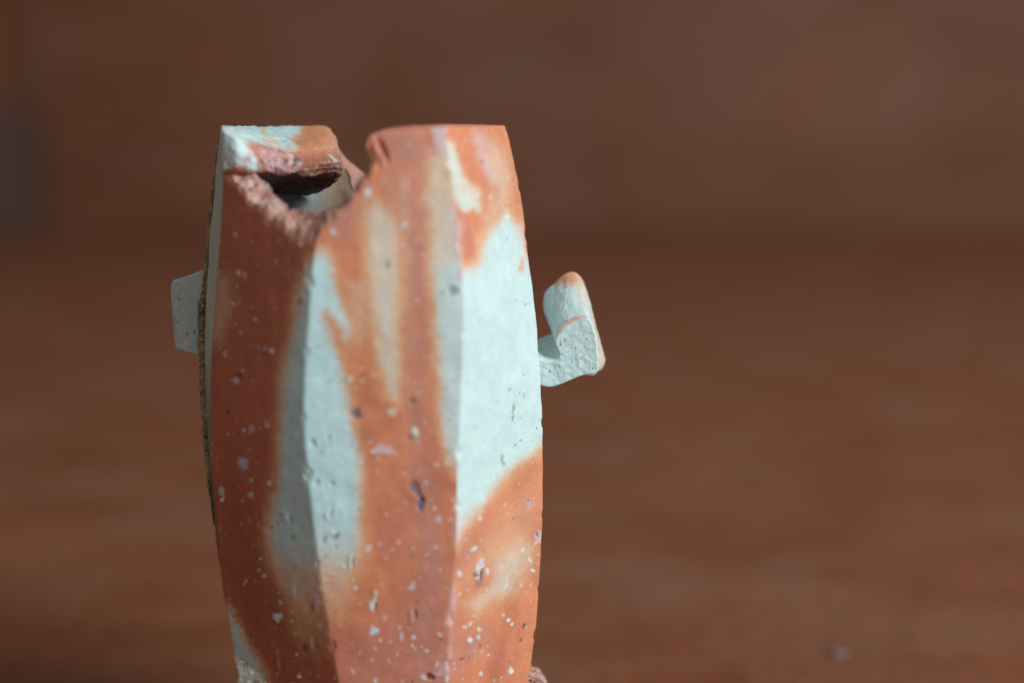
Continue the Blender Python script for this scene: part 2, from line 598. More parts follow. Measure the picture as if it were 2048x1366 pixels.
pale([(880, 545), (934, 543), (958, 519), (964, 481), (979, 444), (993, 414), (1013, 392), (1030, 425), (1046, 455), (1060, 510), (1120, 620),
      (1120, 870), (1086, 892), (1068, 909), (1040, 936), (1010, 966), (985, 990), (958, 1016), (934, 1050), (916, 1088), (880, 1088)],
     24, 1.0, PALE, 1.0, 0.3 + 0.7 * sstep(385, 480, PY + 25 * fbm(P, 200, 2, 63)))
pale([(880, 292), (905, 290), (916, 320), (925, 360), (955, 385), (952, 420), (930, 420), (915, 380), (880, 330)], 20, 0.8, CREAM)
pale([(985, 1115), (1045, 1080), (1066, 1100), (1030, 1170), (985, 1200), (950, 1230), (940, 1205), (975, 1170)], 34, 0.62, CREAM)
pale([(930, 1100), (1000, 1040), (1075, 960), (1080, 1060), (1000, 1110), (930, 1180)], 40, 0.15, APRI)
mm = pmask(wx, wy, [(945, 270), (965, 275), (985, 320), (1000, 360), (980, 362), (955, 310)], 17) * (SEG == 2)
col = lerp(col, LAV, mm * 0.6)
mm = blob(wx, wy, 1040, 527, 7, 15, 12, 0.6) * (SEG == 2)
col = lerp(col, TAN * np.array([1, .85, .8]), mm * 0.8)
FR_sel = np.where((SEG == 1) | (SEG == 2), 1.0, 0.0)
mm = pmask(wx, wy, [(858, 252), (890, 252), (893, 300), (888, 320), (868, 285)], 9) * FR_sel
col = lerp(col, LAV, mm * 0.85)
mm = pmask(PX, PY, [(896, 400), (906, 380), (920, 480), (925, 560), (915, 560)], 6) * FR_sel
col = lerp(col, LAV * np.array([1.05, .85, .8]), mm * 0.6)
hx, hy = wx + 9 * fbm(P, 500, 2, 64), wy + 9 * fbm(P, 500, 2, 65)
mm = pmask(hx, hy, [(890, 280), (906, 284), (919, 325), (930, 365), (952, 388), (957, 420), (944, 430), (922, 422), (911, 395), (900, 350)], 13) * FR_sel
col = lerp(col, CREAM, sstep(0.0, 0.8, mm) * 0.85)
col = lerp(col, PALE, sstep(0.45, 1.0, mm) * sstep(-0.35, 0.2, fbm(P, 330, 2, 70)) * 0.55)
mm = pmask(hx, hy, [(982, 285), (1010, 300), (1022, 350), (1018, 400), (985, 430), (960, 470), (985, 380)], 22) * (SEG == 2)
col = lerp(col, TAN, mm * 0.7)
mm = pmask(hx, hy, [(912, 440), (922, 440), (925, 500), (918, 540)], 8) * FR_sel
col = lerp(col, LAV, mm * 0.5)

# edge wear: paler lines on the ridges
rl = np.exp(-((PX - R_(PY) + 4 * vnoise(P, 200, 12)) / 7.5) ** 2) * FR * sstep(950, 1080, PY) * sstep(-0.5, 0.4, fbm(P, 150, 2, 13))
col = lerp(col, LAV * 0.95, rl * 0.5)
# right silhouette edge keeps an orange lining
el = np.exp(-((S_(PY) - PX) / 5.0) ** 2) * (np.abs(SEG - 2.5) < 1) * (1 - sstep(480, 560, PY))
col = lerp(col, ORANGE, el * 0.8)

disp = fbm(P, 60, 2, 71) * 0.00032 + fbm(P, 190, 2, 73) * 0.00013 + fbm(P, 420, 3, 72) * 0.00007
# long tool marks in the soft clay
disp += vnoise(np.stack([P[:, 0] * 4, P[:, 1] * 4, P[:, 2] * 0.8], 1), 110, 75) * 0.00005

# ---------- specks, inclusions and pits that can be picked out in the photograph
SP = [  # x, y, rx, ry, angle, colour, amount, relief (m)
    (735, 386, 7, 7, 0, WHITE, .95, .0002), (808, 450, 5, 7, 0, LAV, .9, .0001), (799, 462, 4, 4, 0, LAV, .7, .0001),
    (665, 463, 5, 8, -20, WHITE, .8, .0001), (768, 900, 18, 10, 0, LAV, .75, .0001), (747, 901, 5, 4, 0, WHITE, .8, .0001),
    (783, 826, 9, 8, 0, CREAM, .7, .0001), (828, 864, 8, 9, 30, WHITE, .8, .0002), (820, 874, 6, 9, 30, RED * .5, .6, -.0003),
    (713, 829, 9, 9, -40, np.array([.13, .11, .16]), .85, -.0003), (824, 802, 6, 7, 0, np.array([.2, .1, .12]), .7, -.0002),
    (833, 980, 8, 18, -20, np.array([.17, .12, .17]), .8, -.0004), (842, 1010, 9, 11, 20, np.array([.12, .12, .19]), .9, -.0005),
    (845, 998, 4, 6, 0, np.array([.05, .03, .04]), .9, -.0006), (904, 582, 9, 11, 10, np.array([.22, .24, .26]), .75, -.0004),
    (958, 1140, 8, 18, 10, WHITE, .8, .0003), (956, 1168, 8, 8, 0, MAUVE * .8, .8, .0002), (963, 1150, 2.5, 13, 4, np.array([.03, .02, .03]), .95, -.0009),
    (951, 1151, 7, 4, 0, np.array([.2, .1, .1]), .8, -.0004), (975, 1143, 3, 7, 0, WHITE, .9, .0002), (962, 1122, 6, 6, 0, LAV, .9, .0003),
    (747, 1261, 8, 8, 0, np.array([.45, .56, .66]), .95, .0002), (744, 1213, 6, 11, -5, WHITE, .85, .0003), (752, 1213, 2.5, 9, -5, DEEP * .6, .7, -.0002),
    (823, 1233, 6, 13, 5, MAUVE * 1.15, .9, .0004), (831, 1230, 3, 11, 5, DEEP * .5, .7, -.0003),
    (553, 1234, 7, 9, -20, WHITE, .9, .0004), (633, 1210, 5, 11, 0, LAV, .8, .0003), (625, 1212, 3, 10, 0, DEEP * .6, .7, -.0003),
    (485, 929, 12, 13, 0, GREYP, .6, 0), (504, 857, 6, 6, 0, GREYP, .5, 0), (538, 967, 5, 5, 0, WHITE, .9, .0003), (502, 960, 4, 5, 0, GREYP, .7, .0001),
    (501, 990, 4, 6, 0, GREYP, .6, .0001), (590, 873, 4, 12, 5, WHITE, .8, .0002), (604, 945, 4, 18, -3, PALE, .8, .0002), (572, 1036, 4, 10, -12, WHITE, .8, .0003),
    (580, 1040, 3, 8, -12, GREYP * .4, .8, -.0003), (588, 1180, 3, 24, -2, PALE, .75, .0002), (700, 1125, 4, 14, 0, WHITE, .9, .0004), (705, 1126, 2, 13, 0, TAN * .5, .6, -.0003),
    (655, 1030, 6, 12, 0, WHITE, .8, .0004), (661, 1028, 3, 10, 0, PALE * .5, .7, -.0003), (670, 1075, 4, 8, 40, np.array([.2, .22, .22]), .8, -.0004), (664, 1066, 6, 7, 30, WHITE, .7, .0003),
    (626, 888, 5, 8, 0, PALE * .55, .7, -.0004), (657, 877, 3, 6, 0, PALE * .6, .6, -.0003), (664, 967, 5, 6, 0, PALE * .6, .6, -.0003), (634, 966, 5, 5, 0, PALE * .65, .6, -.0003),
    (709, 980, 3, 3, 0, TAN * .7, .8, 0), (653, 1112, 5, 4, 0, MAUVE * .7, .7, 0),
    (1027, 825, 2.2, 18, 3, np.array([.12, .14, .14]), .9, -.0006), (1005, 918, 1.8, 9, 0, np.array([.13, .15, .15]), .85, -.0004), (1048, 793, 2, 6, 0, PALE * .5, .7, -.0003),
    (1040, 880, 2, 2, 0, np.array([.1, .1, .1]), .8, 0), (1030, 890, 2, 2, 0, np.array([.1, .1, .1]), .8, 0), (1043, 836, 3, 3, 0, PALE * .6, .6, 0),
    (1076, 1075, 8, 13, 0, LAV, .75, 0), (1075, 1069, 1.6, 5, -20, np.array([.05, .03, .04]), .9, -.0003), (1057, 1010, 5, 8, 10, LAV * .8, .7, 0), (1011, 1011, 3, 7, 20, LAV * .9, .7, .0001),
    (1012, 1168, 2.6, 11, 8, PALE, .9, .0003), (948, 1098, 6, 4, -15, PALE, .9, .0003), (1045, 1100, 3, 4, 20, WHITE, .9, .0002), (1059, 1119, 3, 6, -20, WHITE, .8, .0002),
    (1065, 1142, 5, 4, 0, WHITE, .85, .0003), (1049, 1252, 5, 6, 30, np.array([.12, .06, .06]), .85, -.0005), (1043, 1281, 3, 4, 0, DEEP * .5, .7, -.0003), (924, 1320, 3, 4, 30, np.array([.15, .1, .1]), .8, -.0003),
    (1022, 1342, 4, 6, 0, WHITE, .9, .0004), (940, 1281, 5, 4, 0, WHITE, .9, .0003), (960, 1296, 3, 6, 0, MAUVE * .7, .7, -.0003), (962, 1348, 3, 4, 0, WHITE, .7, .0002),
    (1018, 1240, 3, 4, 30, WHITE, .8, .0002), (1024, 1249, 3, 4, 30, WHITE, .8, .0002), (929, 1254, 4, 3, 0, WHITE, .7, .0001), (941, 1247, 3, 5, 30, WHITE, .7, .0001), (847, 1356, 7, 8, 0, LAV, .9, .0003),
    (861, 1351, 6, 8, -40, DEEP * .35, .8, -.0004), (887, 1340, 12, 12, 0, LAV * .8, .6, 0), (893, 1358, 4, 6, 20, CREAM, .9, .0002), (802, 1272, 4, 9, 0, LAV, .7, .0002), (826, 1275, 4, 5, 0, WHITE, .8, .0002),
    (780, 1283, 5, 4, 0, LAV, .6, 0), (760, 1280, 3, 4, 0, WHITE, .6, .0001), (854, 1301, 4, 4, 0, WHITE, .6, .0001), (745, 1320, 4, 4, 0, LAV, .6, .0001), (705, 1343, 5, 5, 0, LAV, .6, .0001), (880, 1268, 4, 6, 0, CREAM, .7, .0001),
    (768, 1235, 4, 8, 0, LAV, .6, .0001), (823, 1175, 6, 5, -30, LAV, .7, .0001), (871, 1095, 5, 4, 0, LAV, .7, .0001), (796, 1082, 5, 5, 0, LAV, .6, 0), (738, 1098, 6, 5, 0, WHITE, .7, .0002), (710, 1176, 4, 4, 0, WHITE, .7, .0001),
    (792, 910, 4, 4, 0, LAV, .6, 0), (872, 930, 4, 4, 0, CREAM, .6, 0), (901, 920, 10, 14, 0, CREAM, .6, 0), (876, 1040, 5, 5, 0, LAV, .6, .0001), (901, 1040, 5, 4, 0, LAV, .7, .0001),
    (475, 545, 4, 7, 0, CREAM, .8, .0002), (487, 551, 4, 6, 0, LAV, .6, .0001), (510, 640, 6, 4, 30, LAV, .8, .0002), (478, 605, 6, 6, 0, LAV * .7, .6, 0), (463, 607, 4, 4, 0, LAV, .7, .0001), (542, 701, 5, 5, 0, WHITE, .8, .0002),
    (528, 696, 4, 4, 0, LAV, .6, .0001), (484, 744, 5, 6, 0, LAV, .8, .0002), (471, 763, 5, 6, 0, LAV, .7, .0001), (477, 752, 9, 8, 0, DEEP * .55, .6, -.0002), (521, 715, 9, 5, 0, MAUVE, .7, 0), (452, 708, 4, 6, 0, LAV, .6, 0), (481, 665, 4, 5, 0, LAV, .6, 0),
    (602, 487, 5, 5, 0, LAV, .7, .0002), (608, 558, 5, 6, 0, WHITE, .9, .0003), (612, 540, 3, 12, 0, PALE, .8, .0002), (598, 603, 5, 7, 0, DEEP * .7, .7, 0), (618, 630, 4, 4, 0, WHITE, .8, .0001), (470, 468, 4, 5, 0, LAV, .5, 0), (556, 480, 4, 4, 0, LAV, .4, 0),
    (442, 985, 5, 12, -20, LAV, .8, .0002), (443, 1000, 4, 4, 0, WHITE, .9, .0003), (446, 983, 2, 2, 0, WHITE, .9, .0002), (485, 1003, 3, 4, 20, LAV, .6, .0001), (497, 1042, 5, 9, -25, MAUVE, .7, .0001), (528, 1152, 4, 4, 0, PALE, .9, .0002), (517, 1141, 3, 3, 0, LAV, .8, .0001),
    (560, 1205, 4, 5, -20, PALE, .8, .0002), (491, 1163, 2.5, 3, 0, CREAM, .9, .0002), (487, 1169, 2.5, 3, 0, CREAM, .8, .0002), (623, 1287, 3, 14, -5, LAV, .8, .0002), (638, 1253, 4, 5, 0, LAV, .7, .0001), (598, 1352, 4, 5, -15, WHITE, .9, .0003), (557, 1325, 2.5, 18, -6, MAUVE * 1.05, .7, .0002),
    (554, 1303, 4, 6, 10, MAUVE, .7, .0002), (672, 1355, 3, 4, 0, LAV, .6, .0001), (555, 1350, 3, 5, -5, MAUVE, .7, .0001), (619, 1345, 3, 5, 0, MAUVE, .7, .0001), (509, 1340, 3, 3, 0, WHITE, .9, .0003), (590, 1268, 3, 4, 0, TAN, .6, .0001),
]
for (cx, cy, rx, ry, ang, c, am, rel) in SP:
    R0 = 2.2 * max(rx, ry) + 4
    idx = np.where((np.abs(PX - cx) < R0) & (np.abs(PY - cy) < R0) & isfront)[0]
    if not len(idx):
        continue
    jx = PX[idx] + vnoise(P[idx], 900, 5) * min(rx, ry) * 0.7
    jy = PY[idx] + vnoise(P[idx], 900, 6) * min(rx, ry) * 0.7
    b = blob(jx, jy, cx, cy, rx, ry, ang, 0.35)
    col[idx] = lerp(col[idx], c, b * am)
    disp[idx] += rel * b * (0.5 if rel > 0 else 0.8)
# a scatter of smaller ones
nsc = 310
sx = rng.uniform(415, 1095, nsc)
sy = rng.uniform(300, 1370, nsc)
sr = rng.gamma(2.0, 0.75, nsc) + 0.9
sel_front = np.where(isfront)[0]
order = np.argsort(PY[sel_front])
sf = sel_front[order]
pys = PY[sf]
for i in range(nsc):
    r = min(sr[i], 5.0)
    if rng.random() > 0.22 + 0.78 * min(1, max(0, (sy[i] - 700) / 550)) * (0.45 + 0.55 * math.sin(sx[i] * 0.021 + sy[i] * 0.013) ** 2):
        continue
    a, b_ = np.searchsorted(pys, [sy[i] - 14, sy[i] + 14])
    idx = sf[a:b_]
    idx = idx[np.abs(PX[idx] - sx[i]) < 14]
    if not len(idx):
        continue
    el_ = rng.uniform(0.8, 2.2)
    b = blob(PX[idx], PY[idx], sx[i], sy[i], r, r * el_, rng.uniform(-25, 25), 0.5)
    u = rng.random()
    lum = col[idx].mean(0)
    if lum[1] > 0.42:                       # on bare clay: mostly dark pits
        c, am, rel = (np.array([.20, .22, .22]), .55, -.0002) if u < 0.7 else (WHITE * 1.1, .7, .00015)
    else:
        c, am, rel = (LAV, .65 if sx[i] > 600 else .42, .00012) if u < 0.55 else ((WHITE, .8, .0002) if u < 0.85 else (DEEP * .45, .7, -.0002))
    col[idx] = lerp(col[idx], c, b * am)
    disp[idx] += rel * b * (0.5 if rel > 0 else 0.8)

# torn lip of the rim, a crumbled patch low on the left
dz_edge = (np.broadcast_to(ztop[None, :], (NR, NC)) - Z).reshape(-1)
tn = np.broadcast_to(torn[None, :], (NR, NC)).reshape(-1)
edge = np.exp(-(dz_edge / 0.0011) ** 2) * tn
col = lerp(col, TORN, edge * 0.8)
disp -= edge * (0.0004 + 0.0004 * fbm(P, 500, 2, 81))
chip = pmask(PX + vnoise(P, 400, 33) * 5, PY + vnoise(P, 400, 34) * 5,
             [(440, 1296), (468, 1308), (488, 1328), (508, 1344), (526, 1358), (548, 1388), (590, 1440), (600, 1520), (440, 1520)], 4) * (SEG != 1)
rough = fbm(P, 620, 4, 91)
col = lerp(col, lerp(np.tile(np.array([.82, .85, .83]), (len(P), 1)), np.array([.52, .36, .24]), sstep(0.12, 0.45, fbm(P, 420, 3, 93))), chip)  # white chip, its colour raised further for light caught on the break
disp += chip * (-0.0004 + rough * 0.0011)
# dry scorched strip below the left crust
sc = np.where((SEG >= 5), 1.0, 0.0) * sstep(640, 900, PY) * (1 - sstep(1080, 1190, PY))
col = lerp(col, np.array([.16, .09, .05]), sc * 0.75)
# knocked places along the ridges
for (cv, cy, rr, dep) in [(C_, 566, 7, .0004), (C_, 704, 6, .0003), (C_, 838, 5, .0003), (C_, 947, 8, .0004), (C_, 1128, 6, .0003), (C_, 1292, 7, .0004),
                          (R_, 330, 8, .0004), (R_, 487, 7, .0005), (R_, 668, 5, .0003), (R_, 905, 8, .0004), (R_, 1012, 6, .0004), (R_, 1236, 8, .0005), (R_, 1330, 7, .0004),
                          (S_, 372, 5, .0003), (S_, 470, 6, .0003), (S_, 700, 4, .0002), (S_, 846, 5, .0003), (S_, 1033, 6, .0003), (S_, 1176, 6, .0003), (S_, 1270, 6, .0004)]:
    cx = float(cv(np.array([float(cy)]))[0])
    b = blob(PX + vnoise(P, 800, 66) * 5, PY + vnoise(P, 800, 67) * 5, cx, cy, rr * 0.7, rr * 1.4, 0, 0.6) * (np.abs(SEG - 1.5) < 2)
    disp -= b * dep
    col = lerp(col, col * 1.12, b * 0.7)
# pull in the front rim: small creases on the left lip of the front wall
for (cx, cy, rx, ry, a_, dpt) in [(747, 306, 4, 18, 10, .0013), (767, 300, 5, 20, -18, .0011), (757, 322, 4, 14, 0, .0006)]:
    disp -= blob(PX, PY, cx, cy, rx, ry, a_, 0.8) * isfront * dpt
col = col * (1 + 0.10 * fbm(P, 260, 3, 55))[:, None]

outer = P + Nf * disp[:, None]
outer[:, 0] -= 0.0011 * blob(PX, PY, 742, 284, 20, 22, 0, 0.7) * isfront
outer[:, 0] += 0.0006 * blob(PX, PY, 745, 318, 10, 12, 0, 0.7) * isfront
OG = outer.reshape(NR, NC, 3)

# ---------- torn rim and inner wall
top = OG[-1]
NRIM = 22
pxt = PXT
dz_in = np.where(front, C([(446, 0), (475, .0014), (530, .0012), (560, .0026), (590, .0042), (626, .0060), (645, .0044), (680, .0010), (735, 0), (760, -.0002)])(pxt),
                 np.where(segi == 6, 0.0, C([(640, 0), (660, -.003), (685, -.007), (724, -.007), (760, -.006), (1000, 0)])(pxt)))
wall = np.where(front, C([(440, .001), (449, .001), (458, .0056), (520, .0060), (600, .0065), (735, .0055), (752, .0065), (790, .020), (1000, .020)])(pxt),
                np.where((segi == 3) | ((segi == 4) & (pxt > 770)), 0.019, np.where(segi == 6, 0.0018, 0.0060)))  # thickness added to the unseen walls narrows the mouth and shades the inside
rad = np.hypot(top[:, 0], top[:, 1])
inx = top[:, 0] * (1 - wall / rad)
iny = top[:, 1] * (1 - wall / rad)
k7 = np.ones(9) / 9
sm = lambda v: np.convolve(np.concatenate([v[-4:], v, v[:4]]), k7, 'valid')
inx, iny = sm(inx), sm(iny)
inz = sm(top[:, 2]) + sm(dz_in)
rim = []
for j in range(1, NRIM + 1):
    t = j / NRIM
    crown = 0.0003 * math.sin(math.pi * t) * (1 - torn) + 0.0004 * math.sin(math.pi * t) * torn
    q = np.stack([top[:, 0] + (inx - top[:, 0]) * t, top[:, 1] + (iny - top[:, 1]) * t, top[:, 2] + (inz - top[:, 2]) * t + crown], 1)
    q[:, 0] += fbm(q, 420, 3, 105) * 0.0011 * torn * min(1.0, 3 * t)
    q[:, 1] += fbm(q, 420, 3, 106) * 0.0011 * torn * min(1.0, 3 * t) * (t < 0.98)
    n1 = fbm(q, 300, 3, 101) * 0.0022 + fbm(q, 900, 2, 103) * 0.0007
    q[:, 2] += n1 * (0.15 + 0.85 * torn) * min(1.0, 2.5 * math.sin(math.pi * min(t, 0.85)))
    rim.append(q)
rimG = np.stack(rim)
rP = rimG.reshape(-1, 3)
rT = np.tile(torn, NRIM)
rcol = np.tile(TORN, (len(rP), 1))
rcol = lerp(rcol, np.array([.58, .42, .38]), sstep(0.12, 0.5, fbm(rP, 380, 3, 111)) * 0.75)
rcol = lerp(rcol, np.array([.30, .12, .085]), sstep(0.1, 0.5, fbm(rP, 500, 3, 112)) * 0.7)
rpx, rpy = proj(rP[:, 0], rP[:, 1], rP[:, 2])
rcol = lerp(rcol, RED, (1 - rT) * 0.8)
# inner wall
NI = 70
tin = np.linspace(0, 1, NI + 1)[1:] ** 1.4
inn = []
for t in tin:
    z = inz * (1 - t) + (FZ + 0.012) * t
    X = np.zeros(NC)
    Y = np.zeros(NC)
    for k in range(7):
        m = segi == k
        X[m], Y[m] = section(k, segt[m], z[m])
    r_ = np.hypot(X, Y)
    X, Y = sm(X * (1 - 0.0065 / r_)), sm(Y * (1 - 0.0065 / r_))
    e = min(1.0, t / 0.05)
    X = inx * (1 - e) + X * e
    Y = iny * (1 - e) + Y * e
    inn.append(np.stack([X, Y, z], 1))
innG = np.stack(inn)
iP = innG.reshape(-1, 3)
iP = iP + np.stack([fbm(iP, 120, 3, 121), fbm(iP, 120, 3, 122), iP[:, 0] * 0], 1) * 0.0005
icol = np.tile(np.array([.44, .54, .53]), (len(iP), 1))
ipx, ipy = proj(iP[:, 0], iP[:, 1], iP[:, 2])
icol = lerp(icol, np.array([.42, .25, .155]), sstep(590, 675, ipx + 14 * fbm(iP, 150, 2, 124)) * 0.95)
icol = lerp(icol, np.array([.24, .30, .32]), sstep(0.15, 0.55, fbm(iP, 330, 3, 123)) * 0.6)
icol = lerp(icol, TORN, np.repeat(np.clip(1 - tin / 0.02, 0, 1), NC) * 0.7)
V = np.concatenate([outer, rP, iP])
CC = np.concatenate([col, rcol, icol])
rows = NR + NRIM + NI
F = grid_faces(rows, NC, True)
# bottom and inner floor caps
ob = np.array([[0, 0, FZ]])
ib = np.array([[0, 0, FZ + 0.012]])
V = np.concatenate([V, ob, ib])
CC = np.concatenate([CC, [ORANGE], [GREYP]])
i0, i1 = len(V) - 2, len(V) - 1
c = np.arange(NC)
c1 = (c + 1) % NC
capb = np.stack([c1, c, np.full(NC, i0), np.full(NC, i0)], 1)
last = (rows - 1) * NC

vase = bpy.data.objects.new('ceramic_vase', None)
COL.objects.link(vase)
vase.location = (0, 0, FZ)
vase['label'] = 'faceted unglazed stoneware vase with orange flame marks on pale clay and a torn, folded rim'
vase['category'] = 'vase'
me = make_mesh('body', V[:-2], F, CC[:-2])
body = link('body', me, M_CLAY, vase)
import bmesh
bm = bmesh.new()
bm.from_mesh(me)
bm.verts.ensure_lookup_table()
for ring in (range(0, NC), range(last, last + NC)):
    try:
        bm.faces.new([bm.verts[i] for i in ring])
    except ValueError:
        pass
bmesh.ops.recalc_face_normals(bm, faces=bm.faces[:])
bm.to_mesh(me)
bm.free()


# ------------------------------------------------------------------ helper: surface through stations of (px, py, depth)
def resample(a, n, axis):
    """Catmull-Rom through control points along axis"""
    a = np.moveaxis(a, axis, 0)
    m = len(a)
    u = np.linspace(0, m - 1, n)
    i = np.minimum(np.floor(u).astype(int), m - 2)
    t = (u - i).reshape((-1,) + (1,) * (a.ndim - 1))
    p0, p1 = a[np.maximum(i - 1, 0)], a[i]
    p2, p3 = a[i + 1], a[np.minimum(i + 2, m - 1)]
    r = 0.5 * (2 * p1 + (p2 - p0) * t + (2 * p0 - 5 * p1 + 4 * p2 - p3) * t ** 2 + (3 * p1 - p0 - 3 * p2 + p3) * t ** 3)
    return np.moveaxis(r, 0, axis)


def resample_closed(a, n):
    a2 = np.concatenate([a[-2:], a, a[:3]])
    m = len(a)
    u = np.arange(n) / n * m + 2
    i = np.floor(u).astype(int)
    t = (u - i)[:, None]
    p0, p1, p2, p3 = a2[i - 1], a2[i], a2[i + 1], a2[i + 2]
    return 0.5 * (2 * p1 + (p2 - p0) * t + (2 * p0 - 5 * p1 + 4 * p2 - p3) * t ** 2 + (3 * p1 - p0 - 3 * p2 + p3) * t ** 3)


def unproj(a):
    px, py, Y = a[..., 0], a[..., 1], a[..., 2]
    Z = z_of(py, Y)
    return np.stack([x_of(px, Y, Z), Y, Z], -1)


# ------------------------------------------------------------------ folded rim: the strip of clay bent over the opening
ST = [
    (444, [(252, -4), (255, -10), (262, -13.5), (285, -13.8), (312, -14), (338, -14), (347, -10), (345, -2)]),
    (452, [(251.5, 0), (255, -9), (263, -14.2), (287, -15), (314, -15.2), (342, -15), (350, -9), (345, 0)]),
    (475, [(251.5, 8), (259, -6), (270, -14), (292, -16.5), (316, -17), (344, -15.5), (353, -8), (352, 5)]),
    (500, [(251.5, 16), (264, -2), (279, -11), (294, -15), (318, -16), (344, -14), (357, -6), (366, 9)]),
    (525, [(251.5, 20), (270, 2), (286, -7), (300, -11.5), (324, -13), (347, -11), (361, -3), (378, 13)]),
    (560, [(251.5, 23), (275, 6), (293, -3), (307, -7.5), (332, -9.5), (353, -7), (367, 0), (388, 17)]),
    (600, [(251.5, 25), (276, 9), (294, 0), (310, -4), (335, -5.5), (356, -4), (369, 3), (392, 20)]),
    (636, [(250.5, 25), (272, 11), (288, 3), (306, -1), (331, -3), (353, -1.5), (365, 4), (386, 20)]),
    (657, [(255, 23), (273, 12), (288, 5), (305, 0.5), (329, -1.5), (351, 0), (361, 5), (374, 18)]),
    (672, [(277, 20), (286, 12), (296, 6), (310, 2), (330, 0), (349, 1.5), (356, 6), (360, 15)]),
    (682, [(312, 15), (316, 11), (320, 8), (326, 6), (334, 5), (341, 6), (345, 8), (346, 12)]),
]
A = np.array([[(x, py, Y / 1000) for (py, Y) in prof] for x, prof in ST])
A = resample(A, 230, 0)
A = resample(A, 130, 1)
FG = unproj(A)
fN = grid_normals(FG, False).reshape(-1, 3)
fP = FG.reshape(-1, 3)
if np.mean(fN[:, 1]) > 0:
    fN = -fN
fpx, fpy = proj(fP[:, 0], fP[:, 1], fP[:, 2])
jx = fpx + fbm(fP, 300, 3, 201) * 12
jy = fpy + fbm(fP, 300, 3, 202) * 10
fc = np.tile(np.array([.47, .17, .105]), (len(fP), 1))
fc = lerp(fc, ORANGE * np.array([.9, 1.05, 1.1]), pmask(jx, jy, [(560, 240), (720, 240), (700, 330), (640, 310), (560, 300)], 14))
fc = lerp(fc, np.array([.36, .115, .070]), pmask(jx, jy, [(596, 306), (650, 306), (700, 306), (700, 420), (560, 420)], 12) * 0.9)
fc = lerp(fc, np.array([.20, .075, .05]), sstep(350, 372, jy) * sstep(520, 545, fpx))  # lip underside darkened: the shade below the fold put into its colour
# pale combed top
m_ = pmask(jx, jy, [(425, 232), (606, 232), (600, 266), (580, 276), (592, 300), (524, 284), (474, 282), (425, 266)], 11)
fc = lerp(fc, np.array([.46, .55, .53]), m_)
m_ = pmask(jx, jy, [(508, 240), (520, 240), (534, 268), (560, 286), (546, 290), (522, 266)], 5)
fc = lerp(fc, TAN * .9, m_ * 0.8)
m_ = pmask(jx, jy, [(560, 240), (604, 240), (596, 262), (560, 270)], 8)
fc = lerp(fc, np.array([.46, .58, .58]), m_ * 0.6)
# white plaster-like corner
m_ = pmask(jx, jy, [(440, 262), (462, 266), (495, 292), (508, 310), (520, 330), (516, 342), (470, 336), (440, 348)], 6)
fc = lerp(fc, np.array([.57, .65, .63]), m_ * (1 - 0.75 * sstep(0.05, 0.45, fbm(fP, 330, 4, 203) + (fpx - 480) / 160)))
m_ = pmask(jx, jy, [(448, 256), (475, 262), (478, 278), (452, 276)], 6)
fc = lerp(fc, np.array([.52, .50, .48]), m_ * 0.7)
# crumbled patch
cr = pmask(jx, jy, [(512, 296), (540, 296), (575, 306), (603, 316), (604, 334), (588, 352), (560, 350), (530, 342)], 5)
fc = lerp(fc, np.array([.46, .225, .20]), cr)
fc = lerp(fc, LAV, cr * sstep(0.15, 0.45, fbm(fP, 700, 2, 205)) * 0.8)
fc = lerp(fc, np.array([.14, .06, .06]), cr * sstep(0.2, 0.5, fbm(fP, 620, 2, 206)) * 0.8)
wp = pmask(jx, jy, [(445, 264), (510, 300), (516, 342), (445, 345)], 8)
fd = wp * fbm(fP, 500, 3, 219) * 0.00035 + fbm(fP, 160, 3, 211) * 0.0004 + fbm(fP, 620, 3, 212) * 0.00016
fd += cr * (fbm(fP, 520, 3, 213) * 0.0011 + 0.0002)
# combed lines on the pale top, a crease behind the corner
comb = pmask(fpx, fpy, [(450, 248), (600, 248), (600, 300), (560, 296), (470, 262)], 8)
fd += comb * np.sin((fpy - 0.35 * fpx + 3 * fbm(fP, 120, 2, 214)) * 1.05) * 0.00010
crease = pmask(fpx, fpy, [(462, 262), (500, 280), (560, 300), (600, 306), (600, 302), (560, 294), (500, 274), (464, 257)], 3)
fd -= crease * 0.0004
front_low = pmask(fpx, fpy, [(604, 325), (690, 318), (690, 365), (604, 365)], 6)
fd += front_low * np.sin((fpy + 0.1 * fpx) * 0.55 + 2 * fbm(fP, 200, 2, 215)) * 0.00008
lipn = sstep(300, 330, fpy) * sstep(520, 560, fpx)
fd += lipn * (fbm(fP, 260, 3, 221) * 0.0007 + fbm(fP, 800, 2, 222) * 0.00022)
fd += sstep(655, 676, fpx) * fbm(fP, 300, 3, 223) * 0.0009
fc = lerp(fc, np.array([.44, .20, .15]), sstep(650, 672, fpx) * 0.6)
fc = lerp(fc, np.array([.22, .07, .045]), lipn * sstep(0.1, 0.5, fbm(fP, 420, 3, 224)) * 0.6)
fc = lerp(fc, TAN, front_low * sstep(0.25, 0.5, vnoise(fP, 900, 216)) * 0.5)
fc = lerp(fc, WHITE, sstep(0.62, 0.75, vnoise(fP, 620, 217)) * 0.6 * sstep(300, 318, fpy))
fc *= (1 + 0.12 * fbm(fP, 400, 3, 218))[:, None]
fV = fP + fN * fd[:, None]
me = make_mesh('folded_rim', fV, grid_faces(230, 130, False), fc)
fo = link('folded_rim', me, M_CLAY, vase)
# close the strip's open back with a thin second skin
bm = bmesh.new()
bm.from_mesh(me)
be = [e for e in bm.edges if e.is_boundary]
bmesh.ops.holes_fill(bm, edges=be, sides=0)
bmesh.ops.recalc_face_normals(bm, faces=bm.faces[:])
bm.to_mesh(me)
bm.free()


